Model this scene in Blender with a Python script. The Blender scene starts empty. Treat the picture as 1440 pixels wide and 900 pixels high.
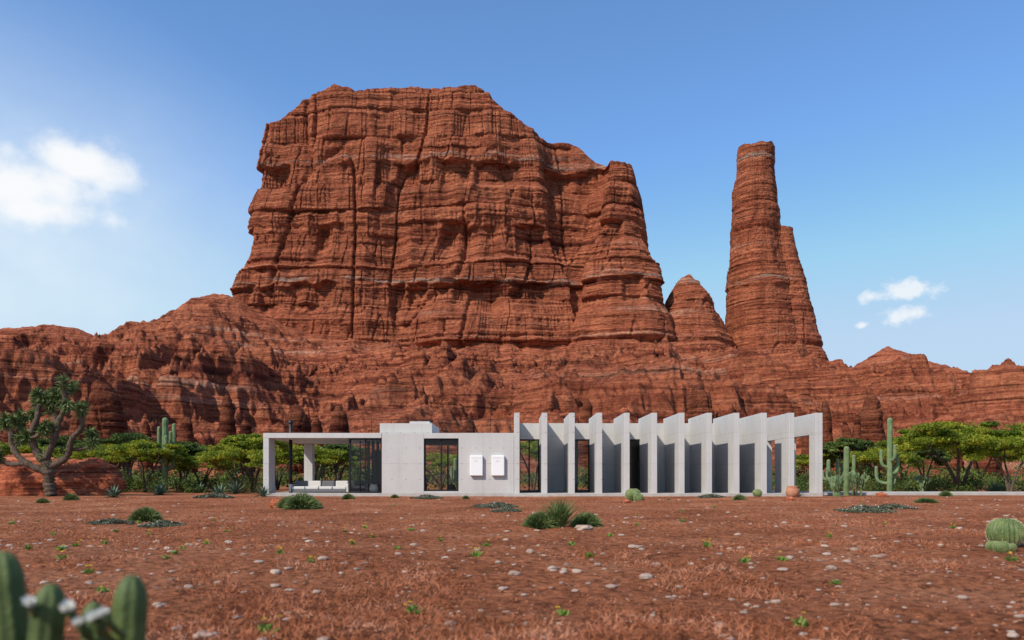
import bpy, math, random
import numpy as np
random.seed(5)
rng = np.random.default_rng(7)
scene = bpy.context.scene
CAMH = 0.95; F = 1120.0; HZ = 672.0
def PX(px, Y): return (px-720.0)/F*Y
def PZ(py, Y): return CAMH+(HZ-py)/F*Y

# ------------------------------------------------------------ noise
_T = np.random.default_rng(1).random(4096)
def _h(ix, iy, iz, s):
    n = (ix*73856093) ^ (iy*19349663) ^ (iz*83492791) ^ (s*2654435)
    n = (n ^ (n >> 13))*1274126177
    return _T[(n >> 7) & 4095]
def vn(x, y, z, s=0):
    x, y, z = np.broadcast_arrays(np.asarray(x, float), np.asarray(y, float), np.asarray(z, float))
    fx, fy, fz = np.floor(x), np.floor(y), np.floor(z)
    ix, iy, iz = fx.astype(np.int64), fy.astype(np.int64), fz.astype(np.int64)
    u, v, w = x-fx, y-fy, z-fz
    u = u*u*(3-2*u); v = v*v*(3-2*v); w = w*w*(3-2*w)
    r = 0
    for dx in (0, 1):
        a = u if dx else 1-u
        for dy in (0, 1):
            b = v if dy else 1-v
            for dz in (0, 1):
                c = w if dz else 1-w
                r = r + a*b*c*_h(ix+dx, iy+dy, iz+dz, s)
    return r
def fbm(x, y, z, o=4, s=0, g=0.5):
    t = 0; a = 1; n = 0
    for i in range(o):
        t = t+a*vn(x, y, z, s+i*17); n += a; a *= g
        x = x*2.03; y = y*2.03; z = z*2.03
    return t/n
def ridged(x, y, z, o=4, s=0, g=0.5):
    t = 0; a = 1; n = 0
    for i in range(o):
        t = t+a*(1-np.abs(2*vn(x, y, z, s+i*13)-1)); n += a; a *= g
        x = x*2.03; y = y*2.03; z = z*2.03
    return t/n
def sstep(a, b, x):
    t = np.clip((x-a)/(b-a), 0, 1); return t*t*(3-2*t)

# ------------------------------------------------------------ mesh builder
class B:
    def __init__(s): s.V = []; s.F = []; s.n = 0
    def add(s, V, Fc, mi=0, smooth=True):
        V = np.asarray(V, float).reshape(-1, 3)
        if not isinstance(Fc, list): Fc = [Fc]
        for f in Fc:
            f = np.asarray(f, np.int64)
            if len(f): s.F.append((f+s.n, mi, smooth))
        s.V.append(V); s.n += len(V)
    def obj(s, name, mats, parent=None, loc=None):
        me = bpy.data.meshes.new(name)
        V = np.concatenate(s.V); me.vertices.add(len(V)); me.vertices.foreach_set('co', V.ravel())
        L = np.concatenate([f.ravel() for f, _, _ in s.F])
        tot = np.concatenate([np.full(len(f), f.shape[1]) for f, _, _ in s.F])
        st = np.concatenate([[0], np.cumsum(tot)[:-1]])
        me.loops.add(len(L)); me.loops.foreach_set('vertex_index', L.astype(np.int32))
        me.polygons.add(len(tot)); me.polygons.foreach_set('loop_start', st.astype(np.int32))
        me.polygons.foreach_set('material_index', np.concatenate([np.full(len(f), m) for f, m, _ in s.F]).astype(np.int32))
        me.polygons.foreach_set('use_smooth', np.concatenate([np.full(len(f), sm) for f, _, sm in s.F]))
        for m in mats: me.materials.append(m)
        me.update(calc_edges=True); me.validate()
        o = bpy.data.objects.new(name, me); scene.collection.objects.link(o)
        if parent: o.parent = parent
        if loc is not None: o.location = loc
        return o
def gridF(R, C, closed=False, flip=False):
    r = np.arange(R-1)[:, None]; c = np.arange(C if closed else C-1)[None, :]
    c2 = (c+1) % C
    a = r*C+c; b = r*C+c2; d = (r+1)*C+c2; e = (r+1)*C+c
    f = np.stack([a, b, d, e], -1).reshape(-1, 4)
    return f[:, ::-1] if flip else f
def inst(o, name, loc, rz=0, s=1.0):
    c = bpy.data.objects.new(name, o.data); scene.collection.objects.link(c)
    c.location = loc; c.rotation_euler = (0, 0, rz); c.scale = (s, s, s) if not hasattr(s, '__len__') else s
    return c
def spath(pts, it=2):
    P = np.array(pts, float)
    for _ in range(it):
        Q = [P[0]]
        for i in range(len(P)-1):
            Q += [P[i]*.75+P[i+1]*.25, P[i]*.25+P[i+1]*.75]
        Q.append(P[-1]); P = np.array(Q)
    return P
def tube(P, R, sides=8, ribs=0, rd=0.0):
    P = np.array(P, float); n = len(P); R = np.broadcast_to(np.asarray(R, float), (n,))
    T = np.gradient(P, axis=0); T /= np.linalg.norm(T, axis=1)[:, None]+1e-9
    ref = np.array([1., 0, 0]) if abs(T[0][0]) < .8 else np.array([0, 1., 0])
    an = np.arange(sides)/sides*2*np.pi; V = []
    prof = 1+rd*np.cos(ribs*an) if ribs else np.ones(sides)
    for i in range(n):
        a = ref-T[i]*ref.dot(T[i]); a /= np.linalg.norm(a)+1e-9; ref = a; b = np.cross(T[i], a)
        V.append(P[i]+R[i]*prof[:, None]*(np.cos(an)[:, None]*a+np.sin(an)[:, None]*b))
    V = np.concatenate(V+[(P[-1]+T[-1]*R[-1]*.4)[None]])
    k = n*sides; j = (n-1)*sides
    tri = np.stack([j+np.arange(sides), j+(np.arange(sides)+1) % sides, np.full(sides, k)], -1)
    return V, [gridF(n, sides, True), tri]
def boxVF(x0, x1, y0, y1, z0, z1):
    V = np.array([(x, y, z) for z in (z0, z1) for y in (y0, y1) for x in (x0, x1)])
    Fc = np.array([(0, 2, 3, 1), (4, 5, 7, 6), (0, 1, 5, 4), (2, 6, 7, 3), (0, 4, 6, 2), (1, 3, 7, 5)])
    return V, Fc
def unit(n, up=0.0):
    v = rng.normal(size=(n, 3)); v[:, 2] += up
    return v/(np.linalg.norm(v, axis=1)[:, None]+1e-9)
def leaves(C, size, up=0.8, asp=0.5):
    n = len(C); N = unit(n, up); A = unit(n); A = A-N*np.sum(A*N, 1)[:, None]; A /= np.linalg.norm(A, axis=1)[:, None]
    Bv = np.cross(N, A); s = (size*rng.uniform(.6, 1.3, n))[:, None]
    V = np.stack([C-A*s, C-Bv*s*asp, C+A*s, C+Bv*s*asp], 1).reshape(-1, 3)
    return V, np.arange(4*n).reshape(-1, 4)
def blades(base, d, L, w, droop=0.0):
    n = len(base); d = d/(np.linalg.norm(d, axis=1)[:, None]); L = np.broadcast_to(L, (n,))[:, None]; w = np.broadcast_to(w, (n,))[:, None]
    side = np.cross(d, unit(n)); side /= np.linalg.norm(side, axis=1)[:, None]+1e-9
    mid = base+d*L*.55; tip = base+d*L; tip[:, 2] -= (L*droop)[:, 0]; mid[:, 2] -= (L*droop*.2)[:, 0]
    V = np.stack([base-side*w*.7, base+side*w*.7, mid+side*w, mid-side*w, tip], 1).reshape(-1, 3)
    i = np.arange(n)[:, None]*5
    return V, [i+np.array([[0, 1, 2, 3]]), i+np.array([[3, 2, 4]])]
def blob(cx, cy, cz, rx, ry, rz, amp=.2, fr=1.0, s=0, nu=40, nv=24):
    u = np.arange(nu)/nu*2*np.pi; v = np.linspace(0.001, np.pi-.001, nv)
    U, W = np.meshgrid(u, v); x = np.cos(U)*np.sin(W); y = np.sin(U)*np.sin(W); z = np.cos(W)
    r = 1+amp*(fbm(x*fr+9+s, y*fr+5, z*fr+7, 4, s)-.5)*2
    V = np.stack([cx+x*r*rx, cy+y*r*ry, cz+z*r*rz], -1).reshape(-1, 3)
    return V, gridF(nv, nu, True, True)

# ------------------------------------------------------------ materials
def newmat(name):
    m = bpy.data.materials.new(name); m.use_nodes = True; nt = m.node_tree
    return m, nt, nt.nodes['Principled BSDF']
def nd(nt, t, **k):
    n = nt.nodes.new(t)
    for a, b in k.items(): setattr(n, a, b)
    return n
def noise(nt, vec, scale=(1, 1, 1), sc=1.0, detail=5, rough=.55, dist=0.0):
    mp = nd(nt, 'ShaderNodeMapping'); mp.inputs['Scale'].default_value = scale; nt.links.new(vec, mp.inputs[0])
    n = nd(nt, 'ShaderNodeTexNoise'); n.inputs['Scale'].default_value = sc; n.inputs['Detail'].default_value = detail
    n.inputs['Roughness'].default_value = rough; n.inputs['Distortion'].default_value = dist
    nt.links.new(mp.outputs[0], n.inputs['Vector']); return n.outputs['Fac']
def ramp(nt, fac, stops):
    r = nd(nt, 'ShaderNodeValToRGB'); e = r.color_ramp.elements
    while len(e) < len(stops): e.new(.5)
    for i, (p, c) in enumerate(stops):
        e[i].position = p; e[i].color = (*c, 1) if len(c) == 3 else c
    nt.links.new(fac, r.inputs[0]); return r.outputs[0]
def mixc(nt, a, b, fac=1.0, mode='MULTIPLY'):
    m = nd(nt, 'ShaderNodeMix', data_type='RGBA', blend_type=mode)
    if isinstance(fac, (int, float)): m.inputs[0].default_value = fac
    else: nt.links.new(fac, m.inputs[0])
    for x, i in ((a, 6), (b, 7)):
        if isinstance(x, tuple): m.inputs[i].default_value = (*x, 1)
        else: nt.links.new(x, m.inputs[i])
    return m.outputs[2]
def math_(nt, op, a, b=None, c=None):
    m = nd(nt, 'ShaderNodeMath', operation=op)
    for i, x in enumerate((a, b, c)):
        if x is None: continue
        if isinstance(x, (int, float)): m.inputs[i].default_value = x
        else: nt.links.new(x, m.inputs[i])
    return m.outputs[0]
def bump(nt, bs, h, strength, dist, prev=None):
    b = nd(nt, 'ShaderNodeBump'); b.inputs['Strength'].default_value = strength; b.inputs['Distance'].default_value = dist
    nt.links.new(h, b.inputs['Height'])
    if prev is not None: nt.links.new(prev, b.inputs['Normal'])
    nt.links.new(b.outputs[0], bs.inputs['Normal']); return b.outputs[0]
def simple(name, stops, sc=5, rough=.8, bs=.3, bd=.02, bsc=None, scale=(1, 1, 1), metallic=0, spec=.3, transl=0, detail=4):
    m, nt, p = newmat(name); tc = nd(nt, 'ShaderNodeTexCoord').outputs['Object']
    n = noise(nt, tc, scale, sc, detail); c = ramp(nt, n, stops); nt.links.new(c, p.inputs['Base Color'])
    p.inputs['Roughness'].default_value = rough; p.inputs['Metallic'].default_value = metallic
    p.inputs['Specular IOR Level'].default_value = spec
    if bs: bump(nt, p, noise(nt, tc, scale, bsc or sc*4), bs, bd)
    if transl:
        t = nd(nt, 'ShaderNodeBsdfTranslucent'); nt.links.new(c, t.inputs[0]); mx = nd(nt, 'ShaderNodeMixShader'); mx.inputs[0].default_value = transl
        out = nt.nodes['Material Output']; nt.links.new(p.outputs[0], mx.inputs[1]); nt.links.new(t.outputs[0], mx.inputs[2]); nt.links.new(mx.outputs[0], out.inputs[0])
    return m
BANDS = (243.0, 148.0, 196.0)
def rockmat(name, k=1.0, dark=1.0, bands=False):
    m, nt, p = newmat(name); tc = nd(nt, 'ShaderNodeTexCoord').outputs['Object']
    s1 = noise(nt, tc, (.005*k, .005*k, .13*k), 1, 7, .62, .15)
    c = ramp(nt, s1, [(.30, (.14, .036, .023)), (.40, (.29, .074, .038)), (.455, (.54, .172, .084)), (.505, (.31, .082, .042)), (.55, (.58, .198, .098)), (.60, (.35, .093, .048)), (.68, (.61, .28, .17))])
    s2 = noise(nt, tc, (.016*k, .016*k, .75*k), 1, 5, .6, .15)
    c = mixc(nt, c, ramp(nt, s2, [(.35, (.27, .23, .22)), (.46, (1, 1, 1)), (.7, (1.25, 1.25, 1.25))]), .88)
    s3 = noise(nt, tc, (.09*k, .09*k, .018*k), 1, 6, .65, .2)
    c = mixc(nt, c, ramp(nt, s3, [(.37, (.45, .39, .39)), (.50, (1, 1, 1))]), .6)
    s4 = noise(nt, tc, (.5*k, .5*k, .6*k), 1, 8, .72)
    c = mixc(nt, c, ramp(nt, s4, [(.34, (.42, .42, .42)), (.54, (1.08, 1.08, 1.08))]), .8)
    if bands:
        sp = nd(nt, 'ShaderNodeSeparateXYZ'); nt.links.new(tc, sp.inputs[0])
        zz = math_(nt, 'ADD', sp.outputs[2], math_(nt, 'MULTIPLY', math_(nt, 'SUBTRACT', noise(nt, tc, (.01, .01, .01), 1, 2), .5), -12.0))
        pn = noise(nt, tc, (.035, .035, .5), 1, 4, .7)
        for bz in BANDS[:2]:
            d = math_(nt, 'ABSOLUTE', math_(nt, 'SUBTRACT', zz, bz-.5))
            k1 = math_(nt, 'MULTIPLY', math_(nt, 'LESS_THAN', d, 1.9), math_(nt, 'GREATER_THAN', pn, .52))
            c = mixc(nt, c, (.46, .34, .26), math_(nt, 'MULTIPLY', k1, .6), 'MIX')
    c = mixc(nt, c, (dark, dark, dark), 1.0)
    nt.links.new(c, p.inputs['Base Color']); p.inputs['Roughness'].default_value = .95; p.inputs['Specular IOR Level'].default_value = .1
    b = bump(nt, p, s2, 1.0, 4.0/k); bump(nt, p, s4, 1.0, 2.4/k, b)
    return m
M_rock = rockmat('red_sandstone', bands=True); M_spire = rockmat('red_sandstone_shaded', 4.0, .52); M_boulder = rockmat('boulder_rock', 8, 1.5)  # spire sandstone: shade put into the colour by darkening the base rock

def concrete(name, base=.54):
    m, nt, p = newmat(name); tc = nd(nt, 'ShaderNodeTexCoord').outputs['Object']
    n = noise(nt, tc, (1, 1, 1), 1.3, 7, .6)
    c = ramp(nt, n, [(.25, (base*.92, base*.895, base*.86)), (.75, (base*1.05, base*1.02, base*.975))])
    n2 = noise(nt, tc, (3, 3, .35), 1.5, 5, .6); c = mixc(nt, c, ramp(nt, n2, [(.3, (.88, .88, .88)), (.5, (1, 1, 1))]), .4)
    sp = nd(nt, 'ShaderNodeSeparateXYZ'); nt.links.new(tc, sp.inputs[0])
    h = math_(nt, 'ADD', sp.outputs[0], sp.outputs[1]); z = sp.outputs[2]
    def pp(v, per, off): return math_(nt, 'ABSOLUTE', math_(nt, 'SUBTRACT', math_(nt, 'MODULO', math_(nt, 'ADD', v, off+200*per), per), per/2))
    hx = pp(h, .72, .1); hz = pp(z, .81, .35)
    d = math_(nt, 'SQRT', math_(nt, 'ADD', math_(nt, 'MULTIPLY', hx, hx), math_(nt, 'MULTIPLY', hz, hz)))
    hole = math_(nt, 'LESS_THAN', d, .028)
    seam = math_(nt, 'MAXIMUM', math_(nt, 'LESS_THAN', pp(h, 1.44, .1), .008), math_(nt, 'LESS_THAN', pp(z, 1.62, .75), .008))
    k = math_(nt, 'MAXIMUM', hole, math_(nt, 'MULTIPLY', seam, .4))
    c = mixc(nt, c, (.14, .135, .13), math_(nt, 'MULTIPLY', k, .75), 'MIX')
    nt.links.new(c, p.inputs['Base Color']); p.inputs['Roughness'].default_value = .85; p.inputs['Specular IOR Level'].default_value = .25
    return m
M_conc = concrete('board_concrete', .50)
M_black = simple('black_metal', [(0, (.012, .012, .013)), (1, (.025, .025, .027))], 8, .4, 0, metallic=.3)
M_white = simple('white_enamel', [(0, (.76, .76, .75)), (1, (.82, .82, .81))], 2, .35, 0)
M_floor = simple('pale_paving', [(.3, (.36, .33, .30)), (.7, (.46, .42, .38))], 3, .8, .2, .005)
M_inner = simple('interior_plaster', [(.3, (.34, .31, .28)), (.7, (.40, .37, .33))], 1, .9, 0)
M_fab = simple('sofa_fabric', [(.3, (.50, .48, .45)), (.7, (.62, .60, .57))], 30, .95, .2, .005)
M_fabd = simple('grey_fabric', [(.3, (.10, .10, .11)), (.7, (.16, .16, .17))], 30, .95, .2, .005)
M_wood = simple('brown_wood', [(.3, (.10, .05, .025)), (.7, (.2, .11, .06))], 3, .6, .2, .005, scale=(1, 1, 8))
M_terra = simple('terracotta', [(.3, (.36, .15, .08)), (.7, (.46, .22, .13))], 6, .8, .2, .005)
M_text = simple('grey_print', [(0, (.3, .3, .3)), (1, (.35, .35, .35))], 2, .5, 0)
M_petal = simple('white_petal', [(.3, (.75, .75, .70)), (.7, (.85, .85, .82))], 20, .6, 0, transl=.3)
M_yel = simple('yellow_petal', [(.3, (.75, .5, .03)), (.7, (.85, .65, .05))], 20, .6, 0, transl=.3)
M_leafY = simple('acacia_leaf', [(.33, (.065, .11, .010)), (.5, (.19, .24, .016)), (.66, (.40, .39, .03))], 1.1, .6, 0, transl=.38, detail=3)
M_leafG = simple('shrub_leaf', [(.35, (.035, .065, .014)), (.65, (.14, .19, .03))], .5, .7, 0, transl=.2, detail=3)
M_leafD = simple('yucca_leaf', [(.35, (.06, .10, .026)), (.65, (.18, .23, .075))], 3, .55, 0)
M_agave = simple('agave_leaf', [(.35, (.06, .11, .07)), (.65, (.15, .22, .14))], 4, .5, 0)
M_mat = simple('groundcover_leaf', [(.35, (.05, .06, .035)), (.65, (.14, .145, .09))], 5, .8, 0)
M_bark = simple('bark', [(.3, (.05, .035, .025)), (.7, (.17, .12, .085))], 5, .95, .9, .05, scale=(3, 3, 1))
M_cact = simple('cactus_skin', [(.35, (.05, .075, .022)), (.7, (.11, .15, .045))], 9, .6, .5, .01, 60)
M_cactp = simple('cactus_skin_pale', [(.3, (.09, .15, .06)), (.7, (.19, .25, .12))], 3, .6, .3, .01, 20)
M_spine = simple('cactus_spines', [(0, (.50, .44, .26)), (1, (.6, .54, .34))], 5, .7, 0)
M_dry = simple('dry_grass_blade', [(.3, (.18, .060, .027)), (.5, (.35, .125, .062)), (.72, (.53, .27, .17))], 1.6, .95, 0, spec=.05, detail=4)
M_peb = simple('pebble', [(.35, (.22, .14, .105)), (.6, (.40, .30, .24))], 1.5, .85, 0)
m, nt, p = newmat('red_soil'); tc = nd(nt, 'ShaderNodeTexCoord').outputs['Object']
c = ramp(nt, noise(nt, tc, sc=.35, detail=7, rough=.65), [(.33, (.24, .080, .036)), (.5, (.37, .130, .060)), (.66, (.47, .20, .105))])
c = mixc(nt, c, ramp(nt, noise(nt, tc, sc=11, detail=8, rough=.75), [(.38, (.26, .24, .22)), (.52, (1.05, 1.05, 1.05)), (.66, (1.55, 1.55, 1.55))]), .95)
nt.links.new(c, p.inputs['Base Color']); p.inputs['Roughness'].default_value = .97; p.inputs['Specular IOR Level'].default_value = .08
b = bump(nt, p, noise(nt, tc, sc=14, detail=7, rough=.75), 1.0, .10); bump(nt, p, noise(nt, tc, sc=2.2, detail=5), .8, .15, b)
M_soil = m
def glass(name, tint, ior):
    m = bpy.data.materials.new(name); m.use_nodes = True; nt = m.node_tree; nt.nodes.clear()
    out = nd(nt, 'ShaderNodeOutputMaterial'); g = nd(nt, 'ShaderNodeBsdfGlossy'); g.inputs['Roughness'].default_value = .02
    t = nd(nt, 'ShaderNodeBsdfTransparent'); t.inputs[0].default_value = (*tint, 1)
    fr = nd(nt, 'ShaderNodeFresnel'); fr.inputs[0].default_value = ior; mx = nd(nt, 'ShaderNodeMixShader')
    nt.links.new(fr.outputs[0], mx.inputs[0]); nt.links.new(t.outputs[0], mx.inputs[1]); nt.links.new(g.outputs[0], mx.inputs[2]); nt.links.new(mx.outputs[0], out.inputs[0])
    return m
M_glass = glass('window_glass', (.80, .82, .80), 1.4); M_clear = glass('clear_glass', (.97, .99, .98), 1.1)

# ------------------------------------------------------------ ground
def gh(x, y):
    a = sstep(40.5, 37, y)
    return a*((fbm(x/3.1, y/3.1, 0*x, 3, 5)-.5)*.22+(fbm(x/.5, y/.5, 0*x, 3, 9)-.5)*.08)
ys = np.concatenate([np.linspace(-40, .8, 12), np.geomspace(1.0, 41, 460), np.geomspace(42, 4000, 50)])
us = np.linspace(-1, 1, 460); Yg, Ug = np.meshgrid(ys, us, indexing='ij'); Xg = Ug*(np.abs(Yg)*.95+3)
Xg = np.where(Yg < .9, Ug*45, Xg)
Zg = gh(Xg, Yg)
b = B(); b.add(np.stack([Xg, Yg, Zg], -1), gridF(len(ys), len(us))); b.obj('ground', [M_soil])

n = 260000
Y = np.exp(rng.uniform(np.log(2.2), np.log(40), n)); X = rng.uniform(-1, 1, n)*(Y*.78+.6)
cl = fbm(X/.9, Y/1.2, 0*X, 4, 33)*.7+.3*fbm(X/6, Y/6, 0*X, 2, 36); k = rng.random(n) < np.clip((cl-.49)*9, .20, 1); X, Y, cl = X[k], Y[k], cl[k]
n = len(X); base = np.stack([X, Y, gh(X, Y)-.003], -1)
tuft = (cl > .56)&(rng.random(n) < .65)
d = rng.normal(size=(n, 3)); d[:, 2] = np.where(tuft, rng.uniform(.4, 1.8, n), rng.uniform(.02, .5, n))
L = np.where(tuft, rng.uniform(.035, .10, n), rng.uniform(.012, .042, n))
b = B(); b.add(*blades(base, d, L, np.where(tuft, .0022, .0042)*(1+Y/20), .12)); b.obj('dry_grass', [M_dry])
b = B()
for i in range(3000):
    y = math.exp(random.uniform(math.log(2.6), math.log(39))); x = random.uniform(-1, 1)*(y*.75+.5)
    s = random.choice([.008, .010, .012, .014, .018, .025, .035, .055])*random.uniform(.7, 1.4)*(1 if y > 7 else .65)
    V, Fc = blob(0, 0, 0, s, s*random.uniform(.6, 1), s*random.uniform(.25, .5), .35, 1.3, i, 8, 6)
    a = random.uniform(0, 6.28); ca, sa = math.cos(a), math.sin(a)
    V = np.stack([V[:, 0]*ca-V[:, 1]*sa+x, V[:, 0]*sa+V[:, 1]*ca+y, V[:, 2]+float(gh(np.array(x), np.array(y)))+s*.15], -1)
    b.add(V, Fc, 0, False)
b.obj('gravel', [M_peb])

# ------------------------------------------------------------ rock
def lay(z, s, k=6):
    v = vn(z, 0*z+.5, 0*z+.5, s); return .5+.5*np.tanh((v-.5)*k)
def rockdisp(x, y, z, k=1.0, ls=1.0):
    w = (fbm(x/110, y/110, z/140, 2, 3)-.5)*12+(fbm(x/22, y/22, z/60, 2, 4)-.5)*2.5; zz = z+w
    g = ridged(x/60, y/60, z/420, 3, 11)
    # bed number: every bed carries its own joint pattern, so joints stop at ledges
    lz = zz/22+1.2*vn(zz/31, 0*zz, 0*zz, 71); lid = np.floor(lz); lf = lz-lid
    q = lid*5.37
    m = ridged(x/17+q, y/17-q, z/120, 3, 21); f = fbm(x/4.5, y/4.5, z/2.6, 4, 31, .62)
    bl = fbm(x/15+q, y/15+q, 0*z, 2, 35); bl = np.floor(bl*9)+sstep(.38, .62, (bl*9) % 1)
    cr = np.abs(2*fbm(x/26, y/26, z/190, 2, 41)-1); cr2 = np.abs(2*fbm(x/10+q, y/10, 0*z, 2, 47)-1)
    edge = sstep(0, .10, lf)*(.6+.4*sstep(1, .85, lf))
    s2 = lay(zz/6.3, 53, 9); s3 = lay(zz/2.3, 55, 8); lm = .2+1.4*fbm(x/28, y/28, z/30, 2, 61)
    li = lid.astype(np.int64); lo = (_h(li, 0*li, 0*li, 9)-.5)
    cm = sstep(.40, .55, vn(x/40, y/40, z/60, 63))
    return k*((g-.62)*22+(m-.6)*3.2+(bl-4.5)*1.1-4*cm*np.exp(-(cr/.035)**2)-1.6*np.exp(-(cr2/.04)**2))+ls*(lm*((s2-.5)*2.4+(s3-.5)*1.6)+2.0*(edge-.85)+lo*2.6)+(f-.5)*2.6*min(1, .4+ls)

fp = np.array([(-219, 645), (-222, 614), (-203, 595), (-163, 591), (-120, 582), (-80, 589), (-40, 580), (0, 583), (28, 596), (44, 607), (58, 584), (88, 576), (110, 590), (121, 625), (116, 700), (60, 760), (-80, 780), (-190, 745), (-225, 690)], float)
def closed_smooth(P, it=3):
    for _ in range(it):
        Q = np.roll(P, -1, 0); P = np.stack([P*.75+Q*.25, P*.25+Q*.75], 1).reshape(-1, 2)
    return P
S = closed_smooth(fp); S = np.vstack([S, S[:1]]); sl = np.concatenate([[0], np.cumsum(np.linalg.norm(np.diff(S, axis=0), axis=1))])
den = np.where((S[:, 1] < 650), 3.2, .6); cum = np.concatenate([[0], np.cumsum(np.diff(sl)*(den[1:]+den[:-1])/2)])
C = 1500; tt = np.linspace(0, cum[-1], C, endpoint=False); P2 = np.stack([np.interp(tt, cum, S[:, 0]), np.interp(tt, cum, S[:, 1])], -1)
Tn = np.roll(P2, -3, 0)-np.roll(P2, 3, 0); Nn = np.stack([Tn[:, 1], -Tn[:, 0]], -1); Nn /= np.linalg.norm(Nn, axis=1)[:, None]
for _ in range(30): Nn = (np.roll(Nn, 1, 0)+Nn*2+np.roll(Nn, -1, 0))/4
if np.mean(np.sum(Nn*(P2-P2.mean(0)), 1)) < 0: Nn = -Nn
front = sstep(.35, .85, -Nn[:, 1]/np.linalg.norm(Nn, axis=1))[None]
lf_ = (1+.50*sstep(-.2, -.8, Nn[:, 0]))[None]
tp = np.array([(340, 185), (372, 167), (390, 165), (402, 154), (425, 141), (442, 130), (470, 121), (498, 130), (530, 128), (575, 123), (640, 126), (668, 126), (690, 140), (710, 158), (745, 177), (772, 192), (800, 190), (815, 196), (835, 214), (862, 234), (905, 246), (940, 262)], float)
tX = (tp[:, 0]-720)/F*612; tZ = CAMH+(HZ-tp[:, 1])/F*612
def Tf(x): return np.interp(x, tX, tZ)
def inset(z): return (.170*np.clip(z-112, -60, 140)+np.clip(z-252, 0, 60)*.05)*lf_
zb = 55.; R = 400; v = np.linspace(0, 1, R)[:, None]
Pt = P2-Nn*inset(np.full((1, C), 235.))[0][:, None]
Tt = Tf(Pt[:, 0])+(vn(Pt[:, 0]/9, Pt[:, 1]/9, 0*Pt[:, 0], 3)-.5)*4+(vn(Pt[:, 0]/2.5, Pt[:, 1]/2.5, 0*Pt[:, 0], 4)-.5)*1.5
Z = zb+v*(Tt[None]-zb); IN = inset(Z); X0 = P2[None, :, 0]-Nn[None, :, 0]*IN; Y0 = P2[None, :, 1]-Nn[None, :, 1]*IN
D = rockdisp(X0, Y0, Z)*(.35+.65*front)
D += 10*sstep(20, 42, X0)*sstep(212, 168, Z+.6*np.abs(X0-72))*front + 6*sstep(140, 118, Z+12*fbm(X0/25, Y0/25, 0*Z, 2, 8))
zw = Z+(fbm(X0/100, Y0/100, Z/100, 3, 203)-.5)*8
for bi, bz in enumerate(BANDS):
    al = sstep(.49, .60, fbm(X0/20, Y0/20, 0*Z+bi, 3, 210+bi))
    zt = zw+5*vn(X0/8, Y0/8, 0*Z, 215+bi)
    D += front*(al*-6.0-1.2)*sstep(bz, bz-2.0, zt)*sstep(bz-34+0*al, bz-12, zt)
D += 4*sstep(268, 258, Z+(vn(X0/20, Y0/20, 0*Z, 77)-.5)*20)*front-1
D *= (1-.5*v**14)
X1 = X0+Nn[None, :, 0]*D; Y1 = Y0+Nn[None, :, 1]*D
rows = [np.stack([X1, Y1, Z], -1)]
cen = np.stack([np.clip(X1[-1]*.75, -150, 60), np.full(C, 690.)], -1)
cap = []
for s in np.linspace(.02, 1, 26):
    x = X1[-1]*(1-s)+cen[:, 0]*s; y = Y1[-1]*(1-s)+cen[:, 1]*s
    zc = Tt*(1-s)+Tf(x)*s-6*s-1.0*min(1, s*12)+(fbm(x/12, y/12, 0*x, 3, 5)-.5)*3*min(1, s*8)
    cap.append(np.stack([x, y, zc], -1))
G = np.concatenate([rows[0], np.array(cap)], 0)
butte = B(); butte.add(G, gridF(G.shape[0], C, True)); butte.obj('sandstone_butte', [M_rock])

def colm(bd, cx, cy, prof, seed, C=260, R=240, k=.5, ksc=1.0, ovy=1.2, ls=1.0):
    prof = sorted(prof); zz = np.array([a[0] for a in prof], float); rr = np.array([a[1] for a in prof], float); cc = np.array([a[2] for a in prof], float)
    z = np.linspace(zz[0], zz[-1], R)[:, None]; a = (np.arange(C)/C*2*np.pi)[None]
    r = np.interp(z, zz, rr); c0 = np.interp(z, zz, cc)+cx
    x = c0+r*np.cos(a); y = cy+r*np.sin(a)*ovy
    d = rockdisp((x+seed)*ksc, y*ksc, z*ksc, k, ls)/ksc
    d = d*np.clip(r/ (14/ksc), .25, 1)
    x = x+np.cos(a)*d; y = y+np.sin(a)*d*ovy
    Z = z+0*a+(vn(x/4*ksc, y/4*ksc, 0*x, 5)-.5)*3/ksc*(z > zz[-1]-6/ksc)
    g = [np.stack([x, y, Z], -1)]
    for s in (.15, .4, .7, 1):
        xe = x[-1]*(1-s)+(c0[-1])*s; ye = y[-1]*(1-s)+cy*s
        g.append(np.stack([xe, ye, Z[-1]*(1-s)+(Z[-1].mean()+.3/ksc)*s], -1)[None])
    g = np.concatenate(g, 0); bd.add(g, gridF(g.shape[0], C, True))
bd = B()
colm(bd, 0, 605, [(50, 44, 197), (98, 28.5, 192.5), (130, 23.5, 188.5), (188, 17.2, 184.5), (193, 16.2, 184.5), (235, 12.6, 184.5), (250, 12.2, 185)], 40, 420, 380, .24, ls=.32)
colm(bd, 0, 600, [(50, 34, 215), (98, 20, 211), (140, 13.5, 208), (175, 9.5, 204), (188, 8, 203)], 90, 260, 260, .24, ls=.3)
bd.obj('sandstone_tower', [M_rock])
bd = B(); colm(bd, 0, 600, [(50, 46, 137), (98, 30, 134), (120, 21, 133), (138, 13, 133), (147, 8, 132), (152, 4, 131)], 10, 300, 220, .4, ls=.4)
colm(bd, 0, 606, [(50, 36, 160), (95, 17, 156), (115, 8, 152), (124, 3, 151)], 70, 200, 160, .35, ls=.4)
bd.obj('sandstone_pinnacle', [M_rock])

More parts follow.
